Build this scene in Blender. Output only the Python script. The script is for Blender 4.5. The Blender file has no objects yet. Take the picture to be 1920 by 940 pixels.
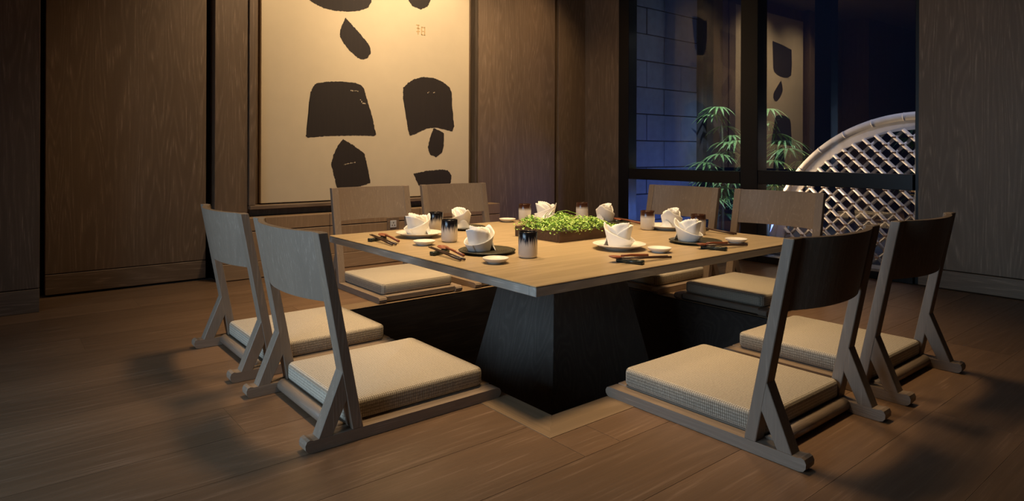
import bpy, bmesh, math, random
from mathutils import Vector, Matrix
random.seed(7)
PI = math.pi
S = bpy.context.scene
COL = S.collection

# ------------------------------------------------------------------ camera
F_PX, PX, PY, TH = 1202.1, 932.5, 285.8, 0.898
cam = bpy.data.cameras.new('camera'); cam_o = bpy.data.objects.new('camera', cam); COL.objects.link(cam_o)
cam.sensor_width = 36.0; cam.sensor_fit = 'HORIZONTAL'
cam.lens = F_PX * 36.0 / 1920.0
cam.shift_x = (960.0 - PX) / 1920.0; cam.shift_y = (PY - 470.0) / 1920.0
cam.clip_start = 0.02
cam_o.matrix_world = (Matrix.Translation((-2.0104, -2.0819, 0.752)) @ Matrix.Rotation(TH - PI/2, 4, 'Z')
                      @ Matrix.Rotation(PI/2, 4, 'X') @ Matrix.Rotation(0.0036, 4, 'Z'))
S.camera = cam_o

# ------------------------------------------------------------------ light and exposure
vs = S.view_settings
vs.view_transform = 'Standard'; vs.look = 'None'; vs.gamma = 1.0; vs.use_curve_mapping = False
vs.exposure = 0.0
w = bpy.data.worlds.new('dusk_sky'); S.world = w; w.use_nodes = True
bg = w.node_tree.nodes['Background']
bg.inputs[0].default_value = (0.045, 0.09, 0.26, 1); bg.inputs[1].default_value = 0.9

WARM = (1.0, 0.70, 0.38); COOL = (0.54, 0.77, 1.0)
def spot(name, loc, target, power, angle, blend=0.6, color=WARM, size=0.05):
    l = bpy.data.lights.new(name, 'SPOT'); l.energy = power; l.color = color
    l.spot_size = math.radians(angle); l.spot_blend = blend; l.shadow_soft_size = size
    o = bpy.data.objects.new(name, l); COL.objects.link(o); o.location = loc
    o.rotation_euler = (Vector(target) - Vector(loc)).to_track_quat('-Z', 'Y').to_euler()
    return o
def area(name, loc, target, power, sx, sy, color):
    l = bpy.data.lights.new(name, 'AREA'); l.shape = 'RECTANGLE'; l.size = sx; l.size_y = sy
    l.energy = power; l.color = color
    o = bpy.data.objects.new(name, l); COL.objects.link(o); o.location = loc
    o.rotation_euler = (Vector(target) - Vector(loc)).to_track_quat('-Z', 'Y').to_euler()
    return o
# recessed ceiling downlights over the table
for i, (x, y, p, a) in enumerate(((-0.55, -0.42, 190, 70), (0.5, -0.45, 160, 70), (-0.45, 0.55, 235, 72), (0.5, 0.55, 175, 72))):
    spot('downlight_%d' % i, (x, y, 2.56), (x * 0.9, y * 0.9, 0), p, a, 1.0, WARM, 0.2)
# picture lights on the scroll painting
spot('picture_light_a', (0.45, 1.05, 2.56), (0.5, 1.93, 1.50), 112, 88, 1.0, (1.0, 0.77, 0.50))
spot('picture_light_b', (-0.42, 1.05, 2.56), (-0.45, 1.93, 1.15), 74, 96, 1.0, (1.0, 0.77, 0.50))
spot('panel_fill_light', (1.45, 1.2, 2.56), (1.45, 1.9, 1.0), 42, 80, 1.0)  # added fill lamp to brighten the panels right of the painting
# dusk daylight entering by the window in the wall left of and behind the camera
area('window_daylight', (-3.46, -0.5, 0.85), (-0.6, -0.45, 0.25), 14, 1.8, 1.0, COOL).data.spread = math.radians(95)
# garden lights beyond the glass
spot('garden_spot_palm', (2.55, 1.0, 2.3), (3.42, 1.04, 0.75), 230, 46, 0.7, (0.92, 1.0, 0.95), 0.03)
spot('garden_spot_trellis', (2.86, 1.05, 0.5), (3.02, 0.1, 0.55), 190, 70, 0.8, (1.0, 0.72, 0.42), 0.05)
spot('bay_downlight', (2.45, -0.35, 2.3), (3.02, -0.35, 0.4), 95, 62, 0.8, (0.90, 0.88, 1.0), 0.05)
area('garden_wall_wash', (2.95, 0.6, 0.15), (2.9, 1.5, 0.55), 8.5, 0.8, 0.1, (0.20, 0.34, 1.0))

# ------------------------------------------------------------------ materials
def mat(name):
    m = bpy.data.materials.new(name); m.use_nodes = True
    nt = m.node_tree; b = nt.nodes['Principled BSDF']
    return m, nt, b
def N(nt, t, **kw):
    n = nt.nodes.new(t)
    for k, v in kw.items(): setattr(n, k, v)
    return n
def math_n(nt, op, a, b=None, clamp=False):
    n = N(nt, 'ShaderNodeMath', operation=op); n.use_clamp = clamp
    for i, v in enumerate((a, b)):
        if v is None: continue
        if isinstance(v, (int, float)): n.inputs[i].default_value = v
        else: nt.links.new(v, n.inputs[i])
    return n.outputs[0]
def mixc(nt, f, a, b, bt='MIX'):
    n = N(nt, 'ShaderNodeMix', data_type='RGBA', blend_type=bt)
    for i, v in ((0, f), (6, a), (7, b)):
        if isinstance(v, (int, float)): n.inputs[i].default_value = v
        elif isinstance(v, tuple): n.inputs[i].default_value = (*v[:3], 1)
        else: nt.links.new(v, n.inputs[i])
    return n.outputs[2]
def plain(name, col, rough=0.5, metal=0.0, spec=0.5, var=0.06, scale=30):
    m, nt, b = mat(name)
    tc = N(nt, 'ShaderNodeTexCoord'); no = N(nt, 'ShaderNodeTexNoise')
    no.inputs['Scale'].default_value = scale; no.inputs['Detail'].default_value = 4
    nt.links.new(tc.outputs['Object'], no.inputs['Vector'])
    c = mixc(nt, no.outputs[0], tuple(x * (1 - var) for x in col), tuple(min(1, x * (1 + var)) for x in col))
    nt.links.new(c, b.inputs['Base Color'])
    b.inputs['Roughness'].default_value = rough; b.inputs['Metallic'].default_value = metal
    b.inputs['Specular IOR Level'].default_value = spec
    return m
def wood(name, col, axis='Z', contrast=0.35, pore=0.35, scale=1.0, rough=0.5, spec=0.4, rings=1.0, tone=0.0, bump=0.25, rmix=0.22):
    """open-pored oak: cathedral contour lines, long fibres, pale limed pores"""
    m, nt, b = mat(name); L = nt.links.new
    tc = N(nt, 'ShaderNodeTexCoord'); oi = N(nt, 'ShaderNodeObjectInfo')
    off = N(nt, 'ShaderNodeVectorMath', operation='SCALE'); off.inputs[0].default_value = (7.3, 11.1, 5.7)
    L(oi.outputs['Random'], off.inputs['Scale'])
    add = N(nt, 'ShaderNodeVectorMath', operation='ADD'); L(tc.outputs['Object'], add.inputs[0]); L(off.outputs[0], add.inputs[1])
    def stretched(across, along):
        mp = N(nt, 'ShaderNodeMapping'); s = [across] * 3; s['XYZ'.index(axis)] = along
        mp.inputs['Scale'].default_value = [q * scale for q in s]; L(add.outputs[0], mp.inputs['Vector']); return mp.outputs[0]
    n1 = N(nt, 'ShaderNodeTexNoise'); n1.inputs['Scale'].default_value = 1; n1.inputs['Detail'].default_value = 1.5
    n1.inputs['Distortion'].default_value = 0.4
    L(stretched(5.5, 0.55), n1.inputs['Vector'])
    ring = math_n(nt, 'SINE', math_n(nt, 'MULTIPLY', n1.outputs[0], 95 * rings))
    ring = math_n(nt, 'MULTIPLY', math_n(nt, 'ADD', ring, 1.0), 0.5)
    ring = math_n(nt, 'POWER', ring, 2.0)
    n2 = N(nt, 'ShaderNodeTexNoise'); n2.inputs['Scale'].default_value = 1; n2.inputs['Detail'].default_value = 5
    n2.inputs['Roughness'].default_value = 0.65
    L(stretched(115, 4.5), n2.inputs['Vector'])
    n3 = N(nt, 'ShaderNodeTexNoise'); n3.inputs['Scale'].default_value = 1; n3.inputs['Detail'].default_value = 3
    L(stretched(3.0, 0.5), n3.inputs['Vector'])
    dark = tuple(c * (1 - contrast) for c in col); light = tuple(min(1, c * (1 + contrast)) for c in col)
    c1 = mixc(nt, n3.outputs[0], dark, light)
    fib = N(nt, 'ShaderNodeMapRange'); fib.inputs[1].default_value = 0.36; fib.inputs[2].default_value = 0.64
    L(n2.outputs[0], fib.inputs[0])
    c2 = mixc(nt, math_n(nt, 'MULTIPLY', fib.outputs[0], 0.6), c1, tuple(c * (1 - 0.8 * contrast) for c in col))
    c2 = mixc(nt, math_n(nt, 'MULTIPLY', ring, rmix), c2, tuple(min(1, c * 1.55 + 0.02) for c in col))
    pm = N(nt, 'ShaderNodeMapRange'); pm.inputs[1].default_value = 0.52; pm.inputs[2].default_value = 0.66
    L(n2.outputs[0], pm.inputs[0])
    pmask = math_n(nt, 'MULTIPLY', pm.outputs[0], math_n(nt, 'ADD', math_n(nt, 'MULTIPLY', ring, 0.85), 0.15))
    limed = tuple(min(1, c * 1.9 + 0.05) for c in col)
    c3 = mixc(nt, math_n(nt, 'MULTIPLY', pmask, pore), c2, limed)
    # board-to-board tone
    hv = N(nt, 'ShaderNodeHueSaturation'); L(c3, hv.inputs['Color'])
    L(math_n(nt, 'ADD', math_n(nt, 'MULTIPLY', oi.outputs['Random'], tone), 1.0 - tone / 2), hv.inputs['Value'])
    L(hv.outputs[0], b.inputs['Base Color'])
    bp = N(nt, 'ShaderNodeBump'); bp.inputs['Strength'].default_value = bump; bp.inputs['Distance'].default_value = 0.002
    L(math_n(nt, 'ADD', n2.outputs[0], math_n(nt, 'MULTIPLY', ring, 0.25)), bp.inputs['Height']); L(bp.outputs[0], b.inputs['Normal'])
    r = math_n(nt, 'ADD', math_n(nt, 'MULTIPLY', n2.outputs[0], 0.25), rough - 0.12)
    L(r, b.inputs['Roughness']); b.inputs['Specular IOR Level'].default_value = spec
    return m

PANEL = (0.20, 0.130, 0.078); FLOORC = (0.185, 0.108, 0.060); CHAIRC = (0.26, 0.192, 0.138)
M = {}
for ax in 'XYZ':
    M['panel_' + ax] = wood('panel_oak_' + ax.lower(), PANEL, ax, 0.30, 0.75, 1.5, 0.55, rmix=0.18)
    M['chair_' + ax] = wood('chair_oak_' + ax.lower(), CHAIRC, ax, 0.30, 0.42, 2.0, 0.5, rmix=0.06)
M['wain'] = wood('wainscot_oak', (0.34, 0.215, 0.115), 'Z', 0.25, 0.4, 1.6, 0.5, rmix=0.1)  # same wood as elsewhere, colour lightened to imitate warm light on it
M['wain_lit_X'] = wood('wainscot_oak_warm_lit_x', (0.34, 0.215, 0.115), 'X', 0.25, 0.4, 1.6, 0.5, rmix=0.1)
M['floor'] = wood('floor_oak', FLOORC, 'X', 0.36, 0.40, 1.0, 0.37, 0.55, tone=0.25, rmix=0.10)
M['trim_X'] = wood('pit_trim_oak_x', (0.24, 0.16, 0.09), 'X', 0.2, 0.2, 1.2, 0.45)
M['trim_Y'] = wood('pit_trim_oak_y', (0.24, 0.16, 0.09), 'Y', 0.2, 0.2, 1.2, 0.45)
M['table'] = wood('table_oak', (0.355, 0.262, 0.15), 'X', 0.12, 0.28, 1.0, 0.42, 0.4, bump=0.1)
M['table_edge'] = wood('table_edge_oak', (0.46, 0.42, 0.36), 'X', 0.3, 0.5, 1.6, 0.5)
M['table_edge_y'] = wood('table_edge_oak_y', (0.46, 0.42, 0.36), 'Y', 0.3, 0.5, 1.6, 0.5)
M['pedestal'] = wood('pedestal_oak', (0.14, 0.122, 0.105), 'Z', 0.25, 0.35, 1.6, 0.5)
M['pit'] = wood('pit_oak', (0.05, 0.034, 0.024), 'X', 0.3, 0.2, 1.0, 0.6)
M['gap'] = plain('dark_recess', (0.012, 0.010, 0.009), 0.9)
M['seam'] = plain('pale_floor_seam', (0.34, 0.26, 0.19), 0.8)
M['ceiling'] = plain('ceiling_paint', (0.16, 0.13, 0.10), 0.9)
M['plaster'] = plain('rear_wall_oak', (0.10, 0.075, 0.055), 0.8)
M['metal'] = plain('window_black_metal', (0.010, 0.009, 0.009), 0.35, 0.2)
M['canvas'] = plain('cream_canvas', (0.74, 0.585, 0.375), 0.85, var=0.05, scale=9)
M['frame'] = wood('picture_frame_oak', (0.10, 0.07, 0.045), 'Z', 0.3, 0.2, 1.4, 0.5)
M['white'] = plain('white_porcelain', (0.78, 0.73, 0.65), 0.25, var=0.02)
M['napkin'] = plain('napkin_cotton', (0.90, 0.88, 0.84), 0.9, spec=0.2, var=0.03, scale=60)
M['stone_rest'] = plain('dark_glazed_rest', (0.025, 0.03, 0.024), 0.25, var=0.5, scale=120)
M['lacquer'] = wood('chopstick_lacquer', (0.05, 0.026, 0.018), 'Y', 0.3, 0.1, 3, 0.3)
M['redwood'] = wood('spoon_redwood', (0.24, 0.075, 0.035), 'Y', 0.3, 0.15, 3, 0.32)
M['planter'] = wood('planter_walnut', (0.085, 0.045, 0.026), 'X', 0.3, 0.15, 2, 0.5)
M['soil'] = plain('dark_soil', (0.03, 0.022, 0.015), 0.95, var=0.4, scale=90)
M['petal'] = plain('white_petal', (0.85, 0.83, 0.76), 0.6)
M['socket'] = plain('socket_plate', (0.62, 0.60, 0.57), 0.35)
M['socket_hole'] = plain('socket_hole', (0.03, 0.03, 0.03), 0.5)
M['stone'] = plain('garden_stone', (0.13, 0.15, 0.20), 0.85, var=0.25, scale=14)
M['mortar'] = plain('stone_joint', (0.03, 0.03, 0.035), 0.95)
M['garden'] = plain('garden_gravel', (0.05, 0.05, 0.055), 0.95, var=0.5, scale=60)
M['night'] = plain('garden_dark_gray', (0.035, 0.035, 0.038), 0.9, var=0.2, scale=4)
M['pebble'] = plain('white_pebble', (0.62, 0.62, 0.64), 0.7)
M['stem'] = plain('palm_stem', (0.05, 0.06, 0.025), 0.8, var=0.4)
M['seal'] = plain('seal_ink', (0.62, 0.40, 0.17), 0.8)

def leafmat(name, c0, c1, rough=0.5):
    m, nt, b = mat(name)
    g = N(nt, 'ShaderNodeTexCoord'); no = N(nt, 'ShaderNodeTexNoise'); no.inputs['Scale'].default_value = 45
    nt.links.new(g.outputs['Object'], no.inputs['Vector'])
    mr = N(nt, 'ShaderNodeMapRange'); mr.inputs[1].default_value = 0.35; mr.inputs[2].default_value = 0.65
    nt.links.new(no.outputs[0], mr.inputs[0])
    nt.links.new(mixc(nt, mr.outputs[0], c0, c1), b.inputs['Base Color'])
    b.inputs['Roughness'].default_value = rough; b.inputs['Subsurface Weight'].default_value = 0.0
    return m
M['greens'] = leafmat('micro_greens', (0.16, 0.36, 0.03), (0.45, 0.62, 0.14))
M['palm'] = leafmat('palm_leaf', (0.11, 0.25, 0.06), (0.32, 0.50, 0.18), 0.4)

def fabric():
    m, nt, b = mat('cushion_basket_weave'); L = nt.links.new
    tc = N(nt, 'ShaderNodeTexCoord'); sep = N(nt, 'ShaderNodeSeparateXYZ'); L(tc.outputs['Object'], sep.inputs[0])
    K = 2 * PI / 0.0085
    sx = math_n(nt, 'SINE', math_n(nt, 'MULTIPLY', math_n(nt, 'ADD', sep.outputs[0], sep.outputs[1]), K * 0.7))
    sy = math_n(nt, 'SINE', math_n(nt, 'MULTIPLY', math_n(nt, 'SUBTRACT', sep.outputs[0], sep.outputs[1]), K * 0.7))
    sz = math_n(nt, 'SINE', math_n(nt, 'MULTIPLY', sep.outputs[2], K))
    v = math_n(nt, 'MULTIPLY', sx, sy)
    v = math_n(nt, 'ADD', v, math_n(nt, 'MULTIPLY', sz, 0.35))
    no = N(nt, 'ShaderNodeTexNoise'); no.inputs['Scale'].default_value = 260; L(tc.outputs['Object'], no.inputs['Vector'])
    v = math_n(nt, 'ADD', v, math_n(nt, 'MULTIPLY', math_n(nt, 'SUBTRACT', no.outputs[0], 0.5), 1.6))
    mr = N(nt, 'ShaderNodeMapRange'); mr.inputs[1].default_value = -0.8; mr.inputs[2].default_value = 0.8; L(v, mr.inputs[0])
    L(mixc(nt, mr.outputs[0], (0.21, 0.17, 0.125), (0.62, 0.54, 0.42)), b.inputs['Base Color'])
    bp = N(nt, 'ShaderNodeBump'); bp.inputs['Strength'].default_value = 0.5; bp.inputs['Distance'].default_value = 0.0015
    L(mr.outputs[0], bp.inputs['Height']); L(bp.outputs[0], b.inputs['Normal'])
    b.inputs['Roughness'].default_value = 0.9; b.inputs['Specular IOR Level'].default_value = 0.15
    b.inputs['Sheen Weight'].default_value = 0.1
    return m
M['fabric'] = fabric()

def ink():
    m, nt, b = mat('black_ink'); L = nt.links.new
    tc = N(nt, 'ShaderNodeTexCoord'); mp = N(nt, 'ShaderNodeMapping'); mp.inputs['Scale'].default_value = (60, 60, 5)
    L(tc.outputs['Object'], mp.inputs['Vector']); no = N(nt, 'ShaderNodeTexNoise'); no.inputs['Scale'].default_value = 1
    no.inputs['Detail'].default_value = 4; L(mp.outputs[0], no.inputs['Vector'])
    L(mixc(nt, no.outputs[0], (0.020, 0.012, 0.008), (0.034, 0.021, 0.013)), b.inputs['Base Color'])
    b.inputs['Roughness'].default_value = 0.75
    return m
M['ink'] = ink()

def glaze(name, top, mid, low, edge, spread):
    """cup glaze: dark dripping upper glaze over a pale body"""
    m, nt, b = mat(name); L = nt.links.new
    tc = N(nt, 'ShaderNodeTexCoord'); sep = N(nt, 'ShaderNodeSeparateXYZ'); L(tc.outputs['Object'], sep.inputs[0])
    mp = N(nt, 'ShaderNodeMapping'); mp.inputs['Scale'].default_value = (230, 230, 8); L(tc.outputs['Object'], mp.inputs['Vector'])
    no = N(nt, 'ShaderNodeTexNoise'); no.inputs['Scale'].default_value = 1; no.inputs['Detail'].default_value = 3
    L(mp.outputs[0], no.inputs['Vector'])
    h = math_n(nt, 'ADD', sep.outputs[2], math_n(nt, 'MULTIPLY', math_n(nt, 'SUBTRACT', no.outputs[0], 0.5), spread))
    r = N(nt, 'ShaderNodeMapRange'); r.inputs[1].default_value = edge - 0.012; r.inputs[2].default_value = edge + 0.004; L(h, r.inputs[0])
    r2 = N(nt, 'ShaderNodeMapRange'); r2.inputs[1].default_value = edge; r2.inputs[2].default_value = edge + 0.014; L(h, r2.inputs[0])
    c = mixc(nt, r2.outputs[0], mixc(nt, r.outputs[0], low, mid), top)
    L(c, b.inputs['Base Color']); b.inputs['Roughness'].default_value = 0.18
    return m
M['cup_black'] = glaze('cup_black_drip_glaze', (0.010, 0.009, 0.010), (0.035, 0.036, 0.058), (0.70, 0.64, 0.56), 0.060, 0.085)
M['cup_brown'] = glaze('cup_brown_glaze', (0.045, 0.018, 0.010), (0.10, 0.05, 0.03), (0.76, 0.72, 0.66), 0.070, 0.010)
def plate_dark():
    m, nt, b = mat('dark_ridged_glaze'); L = nt.links.new
    tc = N(nt, 'ShaderNodeTexCoord'); wv = N(nt, 'ShaderNodeTexWave'); wv.wave_type = 'RINGS'; wv.rings_direction = 'Z'
    wv.inputs['Scale'].default_value = 38; wv.inputs['Distortion'].default_value = 0.6; L(tc.outputs['Object'], wv.inputs['Vector'])
    L(mixc(nt, wv.outputs[1], (0.020, 0.018, 0.011), (0.075, 0.066, 0.035)), b.inputs['Base Color'])
    bp = N(nt, 'ShaderNodeBump'); bp.inputs['Strength'].default_value = 0.6; bp.inputs['Distance'].default_value = 0.002
    L(wv.outputs[1], bp.inputs['Height']); L(bp.outputs[0], b.inputs['Normal']); b.inputs['Roughness'].default_value = 0.3
    return m
M['plate_dark'] = plate_dark()
def bamboo():
    m, nt, b = mat('bamboo_cane'); L = nt.links.new
    tc = N(nt, 'ShaderNodeTexCoord'); no = N(nt, 'ShaderNodeTexNoise'); no.inputs['Scale'].default_value = 18
    L(tc.outputs['Object'], no.inputs['Vector'])
    L(mixc(nt, no.outputs[0], (0.46, 0.39, 0.31), (0.68, 0.61, 0.52)), b.inputs['Base Color']); b.inputs['Roughness'].default_value = 0.4
    return m
M['bamboo'] = bamboo()
M['twine'] = plain('dark_binding_twine', (0.16, 0.09, 0.05), 0.9)
def glass(name, ior, tint):
    m = bpy.data.materials.new(name); m.use_nodes = True; nt = m.node_tree; nt.nodes.clear()
    out = N(nt, 'ShaderNodeOutputMaterial'); mx = N(nt, 'ShaderNodeMixShader'); fr = N(nt, 'ShaderNodeFresnel')
    tr = N(nt, 'ShaderNodeBsdfTransparent'); gl = N(nt, 'ShaderNodeBsdfGlossy')
    fr.inputs['IOR'].default_value = ior; tr.inputs[0].default_value = (*tint, 1); gl.inputs['Roughness'].default_value = 0.0
    ge = N(nt, 'ShaderNodeNewGeometry'); fac = math_n(nt, 'MULTIPLY', fr.outputs[0], math_n(nt, 'SUBTRACT', 1.0, ge.outputs['Backfacing']))   # the mirror coat is on the outer face of each side only
    nt.links.new(fac, mx.inputs[0]); nt.links.new(tr.outputs[0], mx.inputs[1]); nt.links.new(gl.outputs[0], mx.inputs[2])
    nt.links.new(mx.outputs[0], out.inputs[0]); return m
M['glass_in'] = glass('clear_window_glass', 1.35, (0.97, 0.98, 1.0))
M['glass_out'] = glass('coated_window_glass', 3.0, (0.93, 0.95, 1.0))

# ------------------------------------------------------------------ mesh helpers
def link(name, me, m, parent=None, loc=(0, 0, 0)):
    o = bpy.data.objects.new(name, me); COL.objects.link(o)
    if m is not None:
        for q in (m if isinstance(m, (list, tuple)) else [m]): me.materials.append(q)
    if parent is not None: o.parent = parent
    o.location = loc
    return o
def obj(name, bm, m, parent=None, loc=(0, 0, 0), smooth=False):
    bmesh.ops.recalc_face_normals(bm, faces=bm.faces)
    me = bpy.data.meshes.new(name); bm.to_mesh(me); bm.free()
    if smooth:
        for p in me.polygons: p.use_smooth = True
    return link(name, me, m, parent, loc)
def box(bm, x0, x1, y0, y1, z0, z1, bevel=0.0, seg=1):
    vs_ = [bm.verts.new(p) for p in ((x0,y0,z0),(x1,y0,z0),(x1,y1,z0),(x0,y1,z0),(x0,y0,z1),(x1,y0,z1),(x1,y1,z1),(x0,y1,z1))]
    fs = [bm.faces.new([vs_[i] for i in f]) for f in ((3,2,1,0),(4,5,6,7),(0,1,5,4),(1,2,6,5),(2,3,7,6),(3,0,4,7))]
    if bevel > 0:
        es = list({e for f in fs for e in f.edges})
        bmesh.ops.bevel(bm, geom=es, offset=bevel, segments=seg, affect='EDGES', profile=0.5)
    return vs_
def bx(name, m, parent, x0, x1, y0, y1, z0, z1, bevel=0.0, seg=1, smooth=False):
    bm = bmesh.new(); box(bm, x0, x1, y0, y1, z0, z1, bevel, seg)
    return obj(name, bm, m, parent, smooth=smooth)
def prism(bm, pts, axis, a0, a1):
    """extrude polygon pts (2d) along axis 'X' (pts = y,z), 'Y' (pts = x,z) or 'Z' (pts = x,y)"""
    def P(p, a): return {'X': (a, p[0], p[1]), 'Y': (p[0], a, p[1]), 'Z': (p[0], p[1], a)}[axis]
    v0 = [bm.verts.new(P(p, a0)) for p in pts]; v1 = [bm.verts.new(P(p, a1)) for p in pts]
    n = len(pts); bm.faces.new(v0); bm.faces.new(v1[::-1])
    for i in range(n): bm.faces.new((v0[i], v0[(i+1) % n], v1[(i+1) % n], v1[i]))
def lathe(bm, prof, n=32, loc=(0, 0, 0)):
    rings = []
    for r, z in prof:
        if r < 1e-5: rings.append([bm.verts.new((loc[0], loc[1], loc[2] + z))])
        else: rings.append([bm.verts.new((loc[0] + r*math.cos(2*PI*i/n), loc[1] + r*math.sin(2*PI*i/n), loc[2] + z)) for i in range(n)])
    for a, b in zip(rings, rings[1:]):
        if len(a) == 1 and len(b) == 1: continue
        for i in range(n):
            j = (i+1) % n
            if len(a) == 1: bm.faces.new((a[0], b[i], b[j]))
            elif len(b) == 1: bm.faces.new((a[i], a[j], b[0]))
            else: bm.faces.new((a[i], a[j], b[j], b[i]))
def tube(bm, pts, rad, n=8, caps=True):
    pts = [Vector(p) for p in pts]; rings = []; up = Vector((0.13, 0.21, 0.97)).normalized()
    for i, p in enumerate(pts):
        d = (pts[min(i+1, len(pts)-1)] - pts[max(i-1, 0)]).normalized()
        u = d.cross(up)
        if u.length < 1e-3: u = d.cross(Vector((1, 0, 0)))
        u.normalize(); v = d.cross(u).normalized()
        r = rad[i] if isinstance(rad, (list, tuple)) else rad
        rings.append([bm.verts.new(p + (u*math.cos(2*PI*k/n) + v*math.sin(2*PI*k/n)) * r) for k in range(n)])
    for a, b in zip(rings, rings[1:]):
        for k in range(n): bm.faces.new((a[k], a[(k+1) % n], b[(k+1) % n], b[k]))
    if caps: bm.faces.new(rings[0][::-1]); bm.faces.new(rings[-1])
def thing(name, label, cat, loc=(0, 0, 0), rz=0.0, group=None):
    o = bpy.data.objects.new(name, None); COL.objects.link(o); o.empty_display_size = 0.1
    o.location = loc; o.rotation_euler = (0, 0, rz); tag(o, label, cat, group); return o
def tag(o, label, cat, group=None):
    o['label'] = label; o['category'] = cat
    if group: o['group'] = group
    return o
def struct(o, label, cat='wall'):
    o['kind'] = 'structure'; o['label'] = label; o['category'] = cat; return o
def copy_tree(root, loc, rz, label, group=None):
    r = root.copy(); COL.objects.link(r); r.location = loc; r.rotation_euler = (0, 0, rz); r['label'] = label
    if group: r['group'] = group
    for ch in list(root.children):
        c = ch.copy(); COL.objects.link(c); c.parent = r
        for g in list(ch.children):
            d = g.copy(); COL.objects.link(d); d.parent = c
    return r

# ------------------------------------------------------------------ room shell
XW, YW, ZC = 2.16, 1.90, 2.60            # window wall, painting wall, ceiling
XL, YN = -3.60, -3.70                     # unseen walls behind the camera
PX0, PX1, PY0, PY1 = -0.745, 0.775, -0.748, 0.735     # sunken foot well
TW = 0.105                                # width of its trim boards
TX0, TX1, TY0, TY1 = PX0 - TW, PX1 + TW, PY0 - TW, PY1 + TW

bm = bmesh.new()
for r in ((XL, PX0 - 0.02, YN, 2.1), (PX1 + 0.02, XW + 0.1, YN, 2.1), (PX0 - 0.02, PX1 + 0.02, YN, PY0 - 0.02), (PX0 - 0.02, PX1 + 0.02, PY1 + 0.02, 2.1)):
    box(bm, r[0], r[1], r[2], r[3], -0.05, -0.001)
floor = struct(obj('floor', bm, M['seam']), 'wide dark brown oak plank floor around the sunken table', 'floor')
def subtract(r, h):
    x0, x1, y0, y1 = r; a0, a1, b0, b1 = h
    if x1 <= a0 or x0 >= a1 or y1 <= b0 or y0 >= b1: return [r]
    out = []
    if x0 < a0: out.append((x0, a0, y0, y1))
    if x1 > a1: out.append((a1, x1, y0, y1))
    xa, xb = max(x0, a0), min(x1, a1)
    if y0 < b0: out.append((xa, xb, y0, b0))
    if y1 > b1: out.append((xa, xb, b1, y1))
    return out
PWID = 0.2165; row = 0; y = -0.98 - 12 * PWID
while y < 1.92:
    shift = {12: -0.717, 13: -1.75, 11: 0.62}.get(row, -0.717 + ((row * 0.83) % 2.2))
    x = shift - 2.2 * 3
    while x < XW:
        r = (max(x, XL), min(x + 2.2, XW + 0.02), max(y, YN), min(y + PWID, 1.92))
        x += 2.2
        if r[1] - r[0] < 0.02 or r[3] - r[2] < 0.02: continue
        for q in subtract(r, (TX0, TX1, TY0, TY1)):
            if q[1] - q[0] < 0.01 or q[3] - q[2] < 0.01: continue
            g = 0.0008
            bx('plank', M['floor'], floor, q[0] + g, q[1] - g, q[2] + g, q[3] - g, -0.0011, 0.0)
    y += PWID; row += 1
# trim boards round the foot well, mitred
trim = struct(thing('trim_1', 'mitred oak border boards framing the sunken foot well', 'trim'), 'mitred oak border boards framing the sunken foot well', 'trim')
g = 0.001
for pts, m in ((((TX0, TY0), (TX1, TY0), (PX1, PY0), (PX0, PY0)), 'trim_X'), (((TX0, TY1), (TX1, TY1), (PX1, PY1), (PX0, PY1)), 'trim_X'),
               (((TX0, TY0 + g), (PX0 , PY0 + g), (PX0, PY1 - g), (TX0, TY1 - g)), 'trim_Y'), (((TX1, TY0 + g), (PX1, PY0 + g), (PX1, PY1 - g), (TX1, TY1 - g)), 'trim_Y')):
    bm = bmesh.new(); prism(bm, [(a, b) for a, b in pts], 'Z', -0.001, 0.001); obj('border_board', bm, M[m], trim)
# foot well
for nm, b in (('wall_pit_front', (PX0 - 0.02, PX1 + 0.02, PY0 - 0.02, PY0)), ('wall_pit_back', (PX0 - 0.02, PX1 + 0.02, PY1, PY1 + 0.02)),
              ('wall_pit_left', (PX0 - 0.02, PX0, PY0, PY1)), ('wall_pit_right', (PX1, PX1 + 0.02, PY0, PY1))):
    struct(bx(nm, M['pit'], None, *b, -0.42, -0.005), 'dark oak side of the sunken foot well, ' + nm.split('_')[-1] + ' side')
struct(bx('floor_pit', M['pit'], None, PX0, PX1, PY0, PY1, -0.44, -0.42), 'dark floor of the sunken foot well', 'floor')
struct(bx('ceiling', M['ceiling'], None, XL, XW + 0.7, YN, 2.1, ZC, ZC + 0.05), 'plain ceiling above the dining table', 'ceiling')

# painting wall (runs along X)
wb = struct(bx('wall_back', M['gap'], None, XL, XW + 0.1, 2.0, 2.1, 0, ZC), 'oak panelled wall carrying the tall ink painting')
def wpanel(x0, x1, face, z0, z1, mt='panel_Z', back=2.0, name='panel'):
    return bx(name, M[mt], wb, x0, x1, face, back, z0, z1, 0.002)
wpanel(XL, -1.815, 1.585, 0.112, ZC); wpanel(XL, -1.815, 1.580, 0, 0.108, 'panel_X', name='plinth')
wpanel(-1.775, -1.005, 1.915, 0.118, ZC); wpanel(-1.775, -1.005, 1.911, 0.012, 0.114, 'panel_X', name='plinth')
wpanel(-0.965, -0.775, 1.885, 0.0, ZC, name='pilaster')
wpanel(-0.773, -0.735, 1.868, 0.425, ZC, name='moulding')
wpanel(0.945, 0.965, 1.900, 0.425, ZC, 'frame', name='moulding')
wpanel(0.967, 1.092, 1.890, 0.0, ZC, name='pilaster')
wpanel(1.096, 1.790, 1.900, 0.0, ZC); wpanel(1.834, 2.1595, 1.900, 0.0, ZC)
wpanel(-0.735, 0.945, 1.965, 0.425, ZC, 'panel_Z', name='recess_back')
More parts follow.
